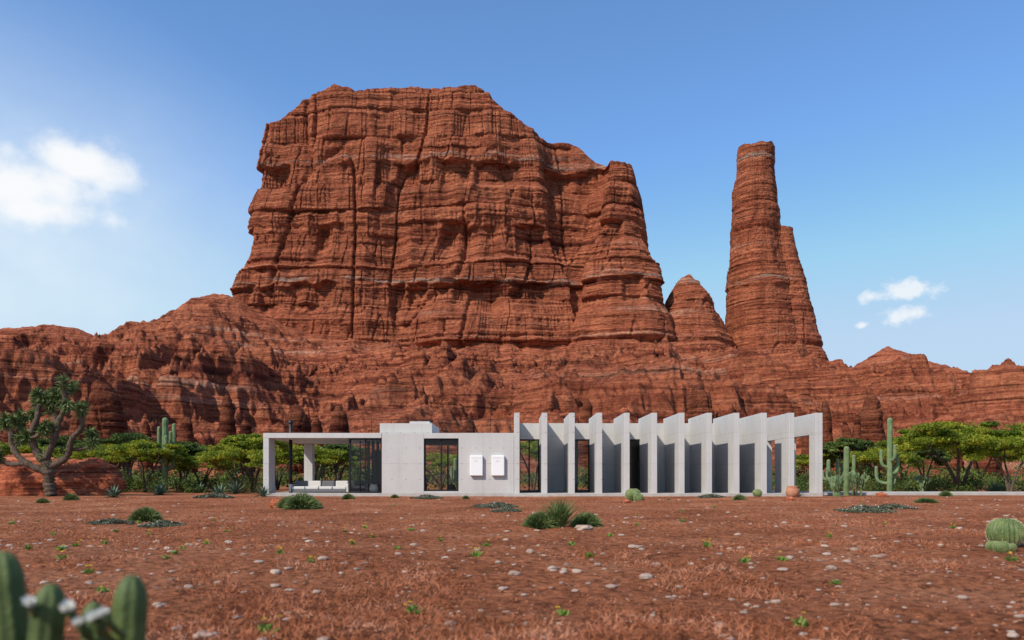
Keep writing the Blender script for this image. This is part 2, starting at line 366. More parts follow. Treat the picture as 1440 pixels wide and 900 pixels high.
# terrain skirt
rp = np.array([(-300, 480), (-150, 470), (0, 462), (30, 459), (75, 456), (105, 463), (135, 474), (165, 482), (180, 456), (198, 464), (225, 457), (250, 432), (275, 418), (300, 412), (330, 417), (370, 440), (430, 470), (560, 490), (700, 495), (850, 490), (940, 480), (1020, 495), (1145, 505), (1175, 530), (1190, 535), (1212, 510), (1250, 487), (1275, 495), (1310, 511), (1345, 536), (1368, 529), (1392, 558), (1440, 552), (1550, 540), (1800, 550)], float)
rX = (rp[:, 0]-720)/F*570; rZ = (HZ-rp[:, 1])/F*570+1
ys = np.concatenate([np.geomspace(105, 572, 600), np.linspace(575, 760, 40)]); us = np.linspace(-1, 1, 1050)
Yt, Ut = np.meshgrid(ys, us, indexing='ij'); Xt = Ut*(Yt*.82+30)
t = np.clip((Yt-120)/(570-120), 0, 1.0)
Rz = np.interp(Xt, rX, rZ)
qs = np.linspace(-700, 700, 60)
Rm = np.interp(Xt, qs, np.array([np.interp(np.linspace(q-50, q+50, 9), rX, rZ).mean() for q in qs]))
ar = np.clip(Rm/98, .2, 1.1)**2.0
Rz = Rm*(1-t**2.5)*(.70+.20*np.clip(ar, 0, 1))+Rz*t**2.5
wx = Xt+40*(fbm(Xt/50, Yt/50, 0*Xt, 4, 71)-.5); wy = Yt+50*(fbm(Xt/50, Yt/50, 0*Xt, 4, 72)-.5)
r1 = ridged(wx/95, wy/150, 0*Xt, 6, 81, .55); r2 = ridged(wx/30, wy/55, 0*Xt, 5, 91, .55)
amp = np.sin(np.clip(t, 0, 1)*np.pi)**.8*np.where(t > .45, ar, .5*ar+.5)
hf = sstep(0, .1, t)*(1-.7*sstep(.9, 1, t))
H = Rz*(.12*t+.88*t**1.75)+amp*((r1-.56)*66+(r2-.58)*24)+((r2-.6)*8+(fbm(Xt/5, Yt/5, 0*Xt, 4, 95, .6)-.5)*6)*hf
H += (ridged((Xt+.5*Yt)/14, (Yt-.3*Xt)/30, 0*Xt, 4, 96, .6)-.58)*8*hf
H += ((lay((H+8*fbm(Xt/60, Yt/60, 0*Xt, 2, 97))/9, 98)-.5)*5+(lay((H+.02*Xt)/3.3, 99)-.5)*2.6)*sstep(.02, .3, t)*(1-.8*sstep(.9, 1, t))
H = np.where(t < .02, H-1.5, H)-.6*(1-sstep(0, .05, t))
H = (H+2)*sstep(680, 574, Yt)-2
b = B(); b.add(np.stack([Xt, Yt, H], -1), gridF(len(ys), len(us))); b.obj('terrain', [M_rock])

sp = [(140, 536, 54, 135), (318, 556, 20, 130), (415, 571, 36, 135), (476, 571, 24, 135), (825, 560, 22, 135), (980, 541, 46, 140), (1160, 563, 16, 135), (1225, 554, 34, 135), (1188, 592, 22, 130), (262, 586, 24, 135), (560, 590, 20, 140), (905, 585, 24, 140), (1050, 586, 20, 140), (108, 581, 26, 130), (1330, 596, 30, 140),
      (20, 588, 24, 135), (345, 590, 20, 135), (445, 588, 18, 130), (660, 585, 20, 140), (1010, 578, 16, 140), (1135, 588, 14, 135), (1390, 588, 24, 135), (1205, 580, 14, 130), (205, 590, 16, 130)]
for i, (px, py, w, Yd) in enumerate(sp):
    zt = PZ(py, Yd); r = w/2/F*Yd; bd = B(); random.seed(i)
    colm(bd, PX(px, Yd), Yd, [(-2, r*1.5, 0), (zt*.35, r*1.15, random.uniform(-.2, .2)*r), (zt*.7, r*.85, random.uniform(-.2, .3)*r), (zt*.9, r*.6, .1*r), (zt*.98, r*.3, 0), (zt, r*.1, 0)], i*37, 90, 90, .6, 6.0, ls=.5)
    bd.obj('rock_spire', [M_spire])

# ------------------------------------------------------------ house
house = bpy.data.objects.new('concrete_house', None); scene.collection.objects.link(house)
def bx(name, x0, x1, y0, y1, z0, z1, mat=M_conc, parent=None, bev=.012):
    b = B(); b.add(*boxVF(x0, x1, y0, y1, z0, z1), 0, False); o = b.obj(name, [mat], parent or house)
    if bev:
        md = o.modifiers.new('Bevel', 'BEVEL'); md.width = bev; md.segments = 2
    return o
bx('floor_slab', -12.9, 16.0, 40.95, 51, -.1, .16, M_floor)
bx('pavilion_side_wall', -12.81, -12.52, 41.0, 42.1, .16, 3.0)
bx('pavilion_column', -12.35, -11.85, 47.3, 47.8, .16, 3.0)
bx('roof_slab_pavilion', -12.81, -6.72, 40.99, 48.2, 3.0, 3.26)
bx('front_wall', -6.70, -4.54, 41.0, 41.3, .16, 3.262)
bx('front_wall_battery', -2.75, .10, 41.0, 41.3, .16, 3.262)
bx('window_lintel', -4.538, -2.752, 41.005, 41.3, 2.98, 3.258)
bx('window_sill', -4.538, -2.752, 41.005, 41.3, .16, .26)
bx('roof_slab', -6.70, .10, 41.31, 50.5, 3.0, 3.20, M_conc)
bx('roof_box', -6.86, -4.15, 41.32, 45.5, 3.266, 3.78)
bx('roof_box_cap', -5.35, -4.3, 41.6, 44.5, 3.782, 3.90)
bx('party_wall', -6.70, -6.45, 41.31, 50.5, .16, 2.998)
bx('rear_wall_a', -6.44, -5.6, 50.2, 50.5, .16, 2.998, M_inner)
bx('rear_wall_b', -2.6, .1, 50.2, 50.5, .16, 2.998, M_inner)
bx('partition', -.9, -.7, 41.31, 50.1, .17, 2.997, M_inner)
bx('pavilion_rear_cabinet', -8.2, -7.6, 47.5, 48.0, .16, 2.6, M_wood)
def window(x0, x1, y, z0, z1, nm=2, glass=M_glass, t=.075):
    for nme, a in (('l', (x0, x0+t)), ('r', (x1-t, x1))): bx('window_frame_'+nme, a[0], a[1], y, y+.08, z0, z1, M_black, bev=0)
    bx('window_frame_top', x0+t, x1-t, y, y+.08, z1-t, z1, M_black, bev=0); bx('window_frame_bottom', x0+t, x1-t, y, y+.08, z0, z0+t, M_black, bev=0)
    for i in range(1, nm):
        xm = x0+(x1-x0)*i/nm; bx('window_mullion', xm-.04, xm+.04, y+.004, y+.076, z0+t, z1-t, M_black, bev=0)
    b = B(); b.add([(x0+t, y+.04, z0+t), (x1-t, y+.04, z0+t), (x1-t, y+.04, z1-t), (x0+t, y+.04, z1-t)], np.array([[0, 1, 2, 3]])); b.obj('window_glass', [glass], house)
window(-4.535, -2.755, 41.12, .265, 2.975, 2)
window(-8.42, -6.72, 41.15, .17, 2.99, 2)
for i in range(3):
    yy = 41.4+i*2.6
    bx('door_frame', -8.42, -8.36, yy, yy+.06, .17, 2.99, M_black, bev=0)
for i in range(3):
    x = -7.75+i*.25
    b = B(); b.add(*boxVF(x, x+.035, 42.6, 43.3, .17, 2.95), 0, False); b.obj('folding_door_leaf', [M_black], house)
bx('kitchen_island', -5.9, -4.9, 45, 45.9, .16, 1.1, M_wood); bx('wardrobe', 5.4, 6.6, 48, 48.6, .16, 2.5, M_wood); bx('cupboard', 8.3, 9.2, 47.5, 48.1, .16, 2.3, M_wood)
bx('rear_mullion', -4.1, -4.0, 50.3, 50.4, .16, 2.99, M_black, bev=0)
FX = [.25]+[1.68+i*1.413 for i in range(11)]
for i, x in enumerate(FX):
    w = .14
    if i == len(FX)-1:
        bx('fin_end_column', x-.18, x+.18, 41, 41.9, .161, 3.2); bx('fin_end_rear_column', x-.13, x+.13, 44.7, 45.3, .161, 3.2)
        bx('fin_end_beam', x-.18, x+.18, 41, 45.3, 3.203, 4.3)
    elif i == len(FX)-2:
        bx('fin_front', x-w, x+w, 41, 43.2, .161, 3.0); bx('fin_rear', x-w, x+w, 44.5, 45.3, .161, 3.0); bx('fin_beam', x-w, x+w, 41, 45.3, 3.003, 4.3)
    else:
        bx('fin', x-w, x+w, 41, 45.3 if i else 44.8, -.05, 4.3)
for i in range(11):
    x0 = FX[i]+.142; x1 = FX[i+1]-.142
    if i in (0, 2, 4):
        bx('bay_lintel', x0, x1, 44.8, 45.1, 3.12, 4.02); window(x0, x1, 44.85, .17, 3.115, 2 if i == 0 else 1)
    elif i < 9: bx('bay_wall', x0, x1, 44.8, 45.1, .161, 4.02)
    if i < 9: bx('bay_roof', x0-.142, x1+.142, 45.31, 51, 3.6, 3.85)
bx('rear_wall_d', 3.4, 4.2, 50.7, 51, .161, 3.59, M_inner)
bx('rear_wall_e', 6.0, 13, 50.7, 51, .161, 3.59, M_inner); bx('end_wall', 12.9, 13.1, 45.32, 50.69, .161, 3.59, M_inner)
bx('ramp_step', -.4, 1.9, 40.3, 40.93, -.1, .07, M_floor)
for x0 in (-2.16, -1.05):
    o = bx('wall_battery', x0, x0+.66, 40.82, 40.997, 1.06, 2.10, M_white, bev=.03)
    for k in range(3): bx('battery_print', x0+.24+k*.06, x0+.27+k*.06, 40.812, 40.818, 1.80, 1.83, M_text, bev=0)
    bx('battery_seam', x0+.05, x0+.61, 40.812, 40.818, 1.97, 1.975, M_text, bev=0)
for i in range(8):
    x = -8.3+i*1.17
    bx('balustrade_post', x, x+.03, 47.0, 47.03, 3.2, 4.35, M_black, bev=0)
bx('balustrade_rail', -8.3, -.1, 46.995, 47.035, 4.352, 4.385, M_black, bev=0)
bx('balustrade_glass', -8.3, -.1, 47.04, 47.05, 3.3, 4.3, M_clear, bev=0)
b = B(); b.add(*tube([(-11.95, 43.0, .16), (-11.95, 43.0, 2.0), (-11.95, 43, 3.98)], [.09, .09, .09], 16)); b.add(*tube([(-11.95, 43, 3.9), (-11.95, 43, 4.02)], [.13, .13], 16)); b.obj('chimney_flue', [M_black], house)
def sofa(cx, cy, w):
    e = bpy.data.objects.new('outdoor_sofa', None); scene.collection.objects.link(e)
    bx('base', cx-w/2, cx+w/2, cy, cy+.85, .20, .34, M_fabd, e, .03)
    n = max(2, int(w/.7))
    for i in range(n):
        a = cx-w/2+i*w/n
        bx('seat_cushion', a+.02, a+w/n-.02, cy+.02, cy+.62, .345, .5, M_fab, e, .04); bx('back_cushion', a+.03, a+w/n-.03, cy+.64, cy+.83, .40, .80, M_fab if i % 2 else M_fabd, e, .05)
    for sx in (cx-w/2-.12, cx+w/2+.01): bx('armrest', sx, sx+.11, cy, cy+.85, .2, .62, M_fab, e, .03)
sofa(-10.2, 42.0, 2.9); sofa(-9.6, 45.8, 2.4)
e = bpy.data.objects.new('coffee_table', None); scene.collection.objects.link(e)
bx('top', -10.6, -9.6, 44.4, 45.0, .42, .47, M_wood, e)
for x in (-10.55, -9.7):
    for y in (44.43, 44.9): bx('leg', x, x+.05, y, y+.05, .16, .42, M_black, e, 0)
def lathe(name, prof, loc, mat):
    a = np.arange(28)/28*2*np.pi; pr = np.array(prof); V = np.stack([pr[:, 0:1]*np.cos(a), pr[:, 0:1]*np.sin(a), pr[:, 1:2]+0*a], -1)
    b = B(); b.add(V, gridF(len(pr), 28, True)); return b.obj(name, [mat], loc=loc)
pot = [(.02, 0), (.14, 0), (.2, .08), (.24, .2), (.22, .32), (.17, .4), (.2, .44), (.19, .45), (.15, .4), (.01, .38)]
lathe('plant_pot', pot, (-7.2, 41.5, .16), M_white); lathe('plant_pot', pot, (-3.2, 42.0, .16), M_fabd)
lathe('clay_jar', [(p[0]*1.4, p[1]*1.3) for p in pot], (13.6, 38.6, -.02), M_terra)
bx('paved_path', 16.3, 75, 43.5, 47.5, -.1, .14, M_floor).parent = None
# ------------------------------------------------------------ vegetation
def g0(x, y): return float(gh(np.array(float(x)), np.array(float(y))))
def acacia(seed, H, W, nl=20000, mat=None):
    random.seed(seed); b = B(); tips = []
    nb = random.randint(3, 5)
    for i in range(nb):
        a = i/nb*6.28+random.uniform(-.4, .4); r = W*.5*random.uniform(.35, .62)
        top = np.array([math.cos(a)*r, math.sin(a)*r, H*random.uniform(.72, .84)])
        base = np.array([math.cos(a)*.05, math.sin(a)*.05, 0])
        mid = np.array([math.cos(a)*r*.25, math.sin(a)*r*.25, H*.33]); m2 = np.array([math.cos(a+.3)*r*.6, math.sin(a+.3)*r*.6, H*.55])
        P = spath([base, mid, m2, top]); b.add(*tube(P, np.linspace(.12, .04, len(P))*H/4, 8), 0)
        for j in range(5):
            s = P[random.randint(len(P)//2, len(P)-2)]; a2 = a+random.uniform(-1.5, 1.5); l = W*random.uniform(.12, .26)
            e = s+np.array([math.cos(a2)*l, math.sin(a2)*l, H*random.uniform(.1, .22)]); e[2] = min(e[2], H*.88)
            Q = spath([s, (s+e)/2+np.array([0, 0, -.05*H]), e], 1); b.add(*tube(Q, np.linspace(.04, .012, len(Q))*H/4, 5), 0); tips.append(e)
        tips.append(top)
    ex = [np.array([math.cos(a)*W*.5*math.sqrt(q), math.sin(a)*W*.5*math.sqrt(q), H*(.93-.25*q)+random.uniform(-.10, .05)*H]) for a, q in [(random.uniform(0, 6.28), random.random()) for _ in range(34)]]
    cl = tips+ex; per = nl//len(cl)
    for c in cl:
        r = W*random.uniform(.05, .11); k = int(per*random.uniform(.6, 1.4))
        p = unit(k)*(rng.random(k)**.5)[:, None]*np.array([r*1.35, r*1.35, r*.42])+c
        b.add(*leaves(p, .078*(H/4)**.3, 1.1, .5), 1)
    return b.obj('acacia_tree', [M_bark, mat or M_leafY])
ac = [acacia(1, 4.6, 7.8, 40000), acacia(2, 3.4, 5.5), acacia(3, 3.2, 6.0, 16000), acacia(4, 3.9, 5.0), acacia(8, 3.6, 4.2, 16000, M_leafG)]
ac[0].location = (PX(1350, 50), 50, 0)
ac[1].location = (PX(205, 52), 52, 0)
ac[2].location = (PX(150, 55), 55, 0)
ac[3].location = (PX(345, 60), 60, 0)
ac[4].location = (PX(258, 56), 56, 0)
for k, px, Y, rz, s in [(1, 285, 54, 1, .8), (2, 335, 49, 2, .75), (4, 180, 66, 4, 1.2), (1, 20, 56, 2.2, 1.0), (4, 1195, 62, .5, 1.1), (1, 1420, 47, 3, .85), (3, 1270, 66, 1.5, .95), (4, 1300, 58, 4, .8), (1, 440, 58, 5, 1.1), (4, 475, 62, 0, 1.1), (2, 390, 64, 0, 1), (1, 1150, 64, 2, 1), (0, 1475, 62, 2, .9), (2, 620, 60, 1, 1), (1, 750, 60, 1, 1), (0, -60, 60, 2, .9), (1, 1380, 70, 5.1, 1.2), (4, 90, 62, 3, 1.2), (2, 1240, 56, 2, .8), (3, 355, 52, 4, .95)]:
    inst(ac[k], 'acacia_tree', (PX(px, Y), Y, 0), rz, (s, s, s*random.uniform(.85, 1.2)))
b = B(); random.seed(9)
for i in range(300):
    Y = random.uniform(62, 104); X = random.uniform(-.78, .78)*Y; h = random.uniform(.7, 2.4); r = random.uniform(.7, 1.9)
    k = int(190*random.uniform(.6, 1.3)); p = unit(k, .3)*(rng.random(k)**.4)[:, None]*np.array([r, r, h*.6])+np.array([X, Y, h*.5]); p[:, 2] = np.abs(p[:, 2])
    b.add(*leaves(p, .14, .6, .5), 0)
b.obj('shrub_thicket', [M_leafG])
b = B()
for i in range(150):
    sd = random.random() < .5
    Y = random.uniform(49, 58); X = random.uniform(-44, -14) if sd else random.uniform(17.5, 44); h = random.uniform(.4, 1.3); r = random.uniform(.4, 1.0)
    k = 320; p = unit(k, .3)*(rng.random(k)**.4)[:, None]*np.array([r, r, h*.6])+np.array([X, Y, h*.4]); p[:, 2] = np.abs(p[:, 2])
    b.add(*leaves(p, .075, .6, .4), 0)
b.obj('low_shrubs', [M_leafG])

def joshua():
    b = B(); random.seed(3)
    br = [([(0, 0, 0), (-.15, .1, .7), (-.1, 0, 1.4), (-.35, 0, 2.0)], .3, .24),
          ([(-.1, 0, 1.3), (-.9, .2, 2.3), (-1.1, 0, 3.2), (-.6, 0, 4.2), (-.85, .1, 5.3)], .22, .10),
          ([(-.3, 0, 1.9), (.3, -.2, 2.9), (.35, 0, 3.8), (.75, 0, 4.6), (.6, 0, 6.0)], .2, .09),
          ([(-.05, 0, 1.5), (.8, .2, 2.0), (1.0, 0, 3.0), (1.6, .1, 3.5), (1.5, 0, 4.6)], .18, .09),
          ([(-.1, 0, 1.2), (-1.3, -.2, 1.7), (-2.1, 0, 2.6), (-2.0, 0, 3.4), (-2.8, .1, 3.9)], .2, .09),
          ([(-1.2, -.2, 1.7), (-2.4, .2, 1.6), (-3.3, 0, 2.3)], .15, .09),
          ([(-.9, .2, 2.3), (-1.6, .4, 3.2), (-1.7, .2, 4.2)], .12, .08),
          ([(.35, 0, 3.6), (-.1, .3, 4.3), (-.3, .2, 4.8)], .12, .08),
          ([(.9, .2, 2.4), (1.8, .4, 2.5), (2.1, .2, 3.2)], .11, .08),
          ([(-1.1, 0, 3.0), (-.3, -.4, 3.1), (0, -.5, 3.7)], .11, .08)]
    tips = []
    for P, r0, r1 in br:
        Q = spath(P, 3); R = np.linspace(r0, r1, len(Q))*(1+.12*rng.normal(size=len(Q))); b.add(*tube(Q, R, 10), 0); tips.append((Q[-1], Q[-1]-Q[-4]))
    for _ in range(24):
        P, r0, r1 = random.choice(br[1:]); Q = spath(P, 2); s = Q[random.randint(len(Q)//3, len(Q)-2)]
        e = s+np.array([random.uniform(-.8, .8), random.uniform(-.8, .8), random.uniform(.2, .7)]); b.add(*tube(spath([s, (s+e)/2+[0, 0, -.1], e]), .055, 6), 0); tips.append((e, e-s))
    for p, d in tips:
        d = d/np.linalg.norm(d); n = 260; v = unit(n)+d*.6; off = rng.uniform(-.6, .08, n)
        b.add(*blades(p+d*off[:, None], v, rng.uniform(.25, .5, n), .024, .15), 1)
    return b.obj('joshua_tree', [M_bark, M_leafD])
jt = joshua(); jt.location = (PX(72, 41), 41, 0)

def stem(b, P, r, ribs=12, mi=0, rd=.12, dome=6, dk=1.1):
    P = spath(P, 2); d = P[-1]-P[-2]; d /= np.linalg.norm(d)
    t = np.sin(np.linspace(0, 1, dome+1)[1:]*np.pi/2); 
    Q = np.vstack([P]+[P[-1]+d*r*dk*x for x in t]); R = np.concatenate([np.full(len(P), r), r*np.sqrt(np.clip(1-t**2, .003, 1))])
    R[0] *= .85; b.add(*tube(Q, R, ribs*4, ribs, rd), mi)
def saguaro(H, r, arms):
    b = B(); stem(b, [(0, 0, -.1), (0, 0, H*.5), (.02, 0, H)], r)
    for a, z0, out, z1 in arms:
        ca, sa = math.cos(a), math.sin(a); stem(b, [(0, 0, z0), (ca*out*.7, sa*out*.7, z0+.05), (ca*out, sa*out, z0+.3), (ca*out, sa*out, z1)], r*.62, 10)
    return b.obj('saguaro_cactus', [M_cactp])
Ysg = 49
o = saguaro(4.5, .14, [(3.0, 1.6, .5, 2.6), (.1, 1.2, .55, 2.3), (-1.2, 2.0, .4, 2.9), (2.6, .6, .75, 1.6), (.5, .5, .5, 1.5)]); o.location = (PX(1251, Ysg), Ysg, 0)
o2 = saguaro(2.5, .13, [(3.1, .8, .45, 1.9), (0, .9, .4, 2.1), (1.7, 1.0, .4, 1.7)]); o2.location = (PX(1190, 42.5), 42.5, 0)
o3 = saguaro(4.7, .17, [(2.9, 1.9, .45, 4.2), (.2, 1.5, .55, 4.4), (-1, 1.8, .4, 3.6), (.1, 2.6, .35, 3.9)]); o3.location = (PX(232, 52), 52, 0)
inst(o2, 'saguaro_cactus', (PX(1165, 50), 50, 0), 1, .8); inst(o2, 'saguaro_cactus', (PX(640, 57), 57, 0), 1, .9); inst(o, 'saguaro_cactus', (PX(452, 60), 60, 0), 2, .7)
def pear(n, seed):
    b = B(); random.seed(seed)
    def pad(p, tilt, az, s, dep):
        V, Fc = blob(0, 0, 0, s*.62, s*.11, s, .05, 1, 1, 16, 12); V = V+np.array([0, 0, s*.9])
        ct, sn = math.cos(tilt), math.sin(tilt); x = V[:, 0]*ct+V[:, 2]*sn; z = -V[:, 0]*sn+V[:, 2]*ct; y = V[:, 1]
        ca, sa = math.cos(az), math.sin(az); b.add(np.stack([x*ca-y*sa+p[0], x*sa+y*ca+p[1], z+p[2]], -1), Fc)
        tx = np.array([sn*ca, sn*sa, ct])*s*1.75+p
        if dep:
            for _ in range(random.randint(1, 3)): pad(tx, tilt*.5+random.uniform(-.7, .7), az+random.uniform(-.8, .8), s*random.uniform(.75, .95), dep-1)
    for _ in range(n): pad(np.array([random.uniform(-.25, .25), random.uniform(-.2, .2), -.03]), random.uniform(-.5, .5), random.uniform(-.6, .6), .2, 3)
    return b.obj('prickly_pear_cactus', [M_cactp])
o = pear(4, 2); o.location = (PX(1176, 40), 40, 0); inst(o, 'prickly_pear_cactus', (PX(1207, 42), 42, 0), 1, 1.2); inst(o, 'prickly_pear_cactus', (PX(1300, 50), 50, 0), 2, 1)
def agave(n, L, w, mat, name, up=.7):
    b = B()
    for i in range(n):
        a = i*2.399; el = .12+1.25*(i/n)**.9*up/.7; l = L*random.uniform(.8, 1.1)*(1-.2*i/n)
        t = np.linspace(0, 1, 7); z = l*t*math.sin(el)-.25*l*t**2*math.cos(el); r = l*t*math.cos(el); ww = w*np.sin(np.pi*(t*.82+.18))**.7*(1-t)**.25; ww[-1] = .001
        ca, sa = math.cos(a), math.sin(a)
        V = np.stack([np.stack([ca*r-sa*ww, sa*r+ca*ww, z+ww*.5], -1), np.stack([ca*r, sa*r, z], -1), np.stack([ca*r+sa*ww, sa*r-ca*ww, z+ww*.5], -1)], 1)
        b.add(V, gridF(7, 3))
    return b.obj(name, [mat])
random.seed(4)
ag = agave(38, .95, .05, M_agave, 'agave_plant'); ag.location = (PX(308, 40), 40, 0)
for px, Y, s in [(370, 39.5, .9), (160, 39, .9), (1120, 39, .75), (1400, 49, 1.2), (225, 44, 1), (330, 47, 1.2), (1280, 52, 1.2), (20, 47, 1.0), (280, 50, 1)]: inst(ag, 'agave_plant', (PX(px, Y), Y, g0(PX(px, Y), Y)), px*.1, s)
def spiky(n, r, h, mat=M_leafD, name='desert_shrub', w=.008, up=.5):
    b = B(); v = unit(n, up); v[:, 2] = np.abs(v[:, 2])+.08
    base = v*np.array([r*.15, r*.15, 0])
    L = r*rng.uniform(.75, 1.15, n)
    b.add(*blades(base, v*np.array([1, 1, h/r]), L, w, .15), 0)
    k = n; p = unit(k, .4)*np.array([r, r, h])*(rng.random(k)**.3)[:, None]*.85; p[:, 2] = np.abs(p[:, 2]); b.add(*leaves(p, .02, .5, .3), 0)
    return b.obj(name, [mat])
sh = spiky(1900, .34, .38); sh.location = (PX(205, 17.4), 17.4, g0(PX(205, 17.4), 17.4))
for px, py, s in [(760, 744, .95), (824, 742, .9), (425, 716, 1.6), (407, 715, 1.2), (437, 715, 1.0), (490, 702, .9), (1040, 703, .9), (1330, 698, 1.0), (1302, 707, (1.8, 1.2, .6)), (895, 703, 1.0), (555, 701, .6), (655, 702, .5), (940, 704, .5), (100, 703, .9), (60, 706, .7)]:
    Y = 1064/(py-672); inst(sh, 'desert_shrub', (PX(px, Y), Y, g0(PX(px, Y), Y)-.01), px, s)
n = 600; v = unit(n, 1.9); v[:, 2] = np.abs(v[:, 2])+.5
b = B(); b.add(*blades(unit(n)*np.array([.09, .09, 0]), v, rng.uniform(.3, .78, n), .006, .22)); o = b.obj('grass_clump', [M_leafD]); o.location = (PX(787, 14.8), 14.8, g0(PX(787, 14.8), 14.8))
def matp(rx, ry, n):
    b = B(); a = rng.uniform(0, 6.28, n); q = np.sqrt(rng.random(n)); p = np.stack([np.cos(a)*q*rx, np.sin(a)*q*ry, rng.random(n)*.11*(1.1-q)+.01], -1)
    k = fbm(p[:, 0]*4+9, p[:, 1]*4+9, 0*a, 2, 4) > .44; b.add(*leaves(p[k], .020, .8, .5), 0)
    f = p[k][::55].copy(); f[:, 2] += .03; b.add(*leaves(f, .010, 1, .8), 1)
    return b.obj('groundcover_plant', [M_mat, M_petal])
mp = matp(.5, .45, 3800); mp.location = (PX(155, 16.0), 16.0, g0(PX(155, 16.0), 16.0))
for px, py, s in [(229, 741, 1.0), (700, 713, 1.5), (712, 719, 1.0), (676, 714, 1), (1215, 720, 1.7), (1255, 716, 1.6), (300, 701, 2), (600, 703, 1.5), (1000, 700, 1.5)]:
    Y = 1064/(py-672); inst(mp, 'groundcover_plant', (PX(px, Y), Y, g0(PX(px, Y), Y)), px, s)
def barrel(r, h):
    b = B(); ribs = 22; sides = ribs*6; v = np.linspace(0, 1, 30)[:, None]; a = (np.arange(sides)/sides*2*np.pi)[None]
    ph = v*math.pi*.94+.03; rad = np.sin(ph)**.8*r; z = h*.5+(-np.cos(ph))*h*.5
    k = 1+.10*np.abs(np.cos(a*ribs/2))
    V = np.stack([rad*k*np.cos(a), rad*k*np.sin(a), z+0*a], -1); b.add(V, gridF(30, sides, True), 0)
    pts = []; ds = []
    for i in range(ribs):
        an = i/ribs*2*math.pi
        for j in range(4, 28):
            p = math.pi*.94*j/29+.03; rr = math.sin(p)**.8*r*1.1; q = np.array([rr*math.cos(an), rr*math.sin(an), h*.5-math.cos(p)*h*.5]); 
            nn = np.array([math.cos(an), math.sin(an), -math.cos(p)*.8])
            for _ in range(4): pts.append(q); ds.append(nn+rng.normal(size=3)*.7)
    b.add(*blades(np.array(pts), np.array(ds), r*.11, r*.006), 1)
    return b.obj('barrel_cactus', [M_leafD, M_spine])
bc = barrel(.20, .38); bc.location = (PX(1414, 10.4), 10.4, g0(PX(1414, 10.4), 10.4)-.02)
for px, Y, s in [(1396, 10.0, .36), (1408, 9.8, .42), (1421, 9.95, .3), (890, 34, 1.5), (898, 33.6, 1.0), (1065, 38, 1)]: inst(bc, 'barrel_cactus', (PX(px, Y), Y, g0(PX(px, Y), Y)-.02), px, s)
b = B(); b.add(*blob(0, 0, .35, 2.7, 1.8, 1.45, .35, 1.6, 3, 90, 60)); b.add(*blob(-2.6, .3, .4, 2.2, 1.7, 1.6, .35, 1.4, 8, 90, 60)); b.obj('boulder', [M_boulder], loc=(PX(95, 43.5), 43.8, .15))
for px, py, s in [(394, 714, .33), (822, 746, .17), (1240, 699, .3), (560, 700, .2), (1110, 703, .25), (755, 747, .06), (880, 707, .2)]:
    Y = 1064/(py-672); b = B(); b.add(*blob(0, 0, 0, s, s*.7, s*.62 if s > .2 else s*.35, .5, 1.6, px, 30, 20)); b.obj('rock', [M_peb if px in (822, 755) else M_boulder], loc=(PX(px, Y), Y, g0(PX(px, Y), Y)+s*.2))
b = B(); random.seed(12)
spots = [(125, 806), (145, 838), (437, 795), (792, 860), (1125, 870), (830, 788), (582, 852), (1175, 818), (897, 742), (512, 740), (670, 790), (1245, 740), (375, 895), (1100, 795), (960, 735), (1340, 745), (290, 765)]
for _ in range(40): spots.append((random.uniform(0, 1440), random.uniform(708, 800)))
for px, py in spots:
    Y = 1064/(py-672); x = PX(px, Y); z = g0(x, Y); n = 26
    v = unit(n, .9); v[:, 2] = np.abs(v[:, 2])+.2; s = random.uniform(.05, .1)
    b.add(*blades(np.tile([x, Y, z], (n, 1))+rng.normal(size=(n, 3))*[.015, .015, 0], v, s*rng.uniform(.6, 1.1, n), .009, .2), 0)
    for q in range(random.randint(0, 4)):
        c = np.array([x, Y, z])+rng.normal(size=3)*[.03, .03, .01]+[0, 0, s*.95]
        aa = np.arange(6)/6*6.28; vv = np.stack([np.cos(aa), np.sin(aa), .3+0*aa], -1); b.add(*blades(np.tile(c, (6, 1)), vv, .018, .006), 1)
b.obj('wildflowers', [simple('weed_leaf', [(.3, (.10, .20, .03)), (.7, (.22, .34, .06))], 5, .6, 0, transl=.3), M_yel])
b = B()
for px, py, r, yy, ln in [(8, 775, .040, 2.0, -.03), (68, 820, .037, 1.93, .03), (132, 846, .030, 2.1, -.01), (183, 808, .040, 2.0, .015)]:
    x = PX(px, yy); zt = PZ(py, yy); stem(b, [(x-ln*2, yy+.05, -.05), (x-ln, yy, zt*.5), (x, yy, zt-r*2.0)], r, 8, 0, .09, 12, 2.0)
def flower(c, r):
    for ring, tl in ((0, .5), (1, .9)):
        aa = np.arange(10)/10*6.28+ring*.3; vv = np.stack([np.cos(aa), np.sin(aa)*.5-.8, tl+.5*np.sin(aa)], -1)
        b.add(*blades(np.tile(c, (10, 1)), vv, r*(1-.2*ring), r*.30), 1)
    aa = np.arange(14)*2.4; vv = np.stack([np.cos(aa)*.5, np.sin(aa)*.3-.8, .8+0*aa], -1); b.add(*blades(np.tile(c, (14, 1)), vv, r*.4, r*.06), 2)
for px, py, r in [(44, 850, .028), (98, 856, .028), (134, 870, .026), (112, 876, .02), (148, 862, .02)]: flower(np.array([PX(px, 1.88), 1.88, PZ(py, 1.88)]), r)
for px, py in [(44, 850), (98, 856), (134, 870), (112, 876), (148, 862)]:
    x = PX(px, 1.88); z = PZ(py, 1.88); b.add(*tube([(x+.01, 1.95, z-.07), (x, 1.9, z-.03), (x, 1.88, z)], [.008, .009, .012], 8), 0)
b.obj('columnar_cactus', [M_cact, M_petal, M_yel])

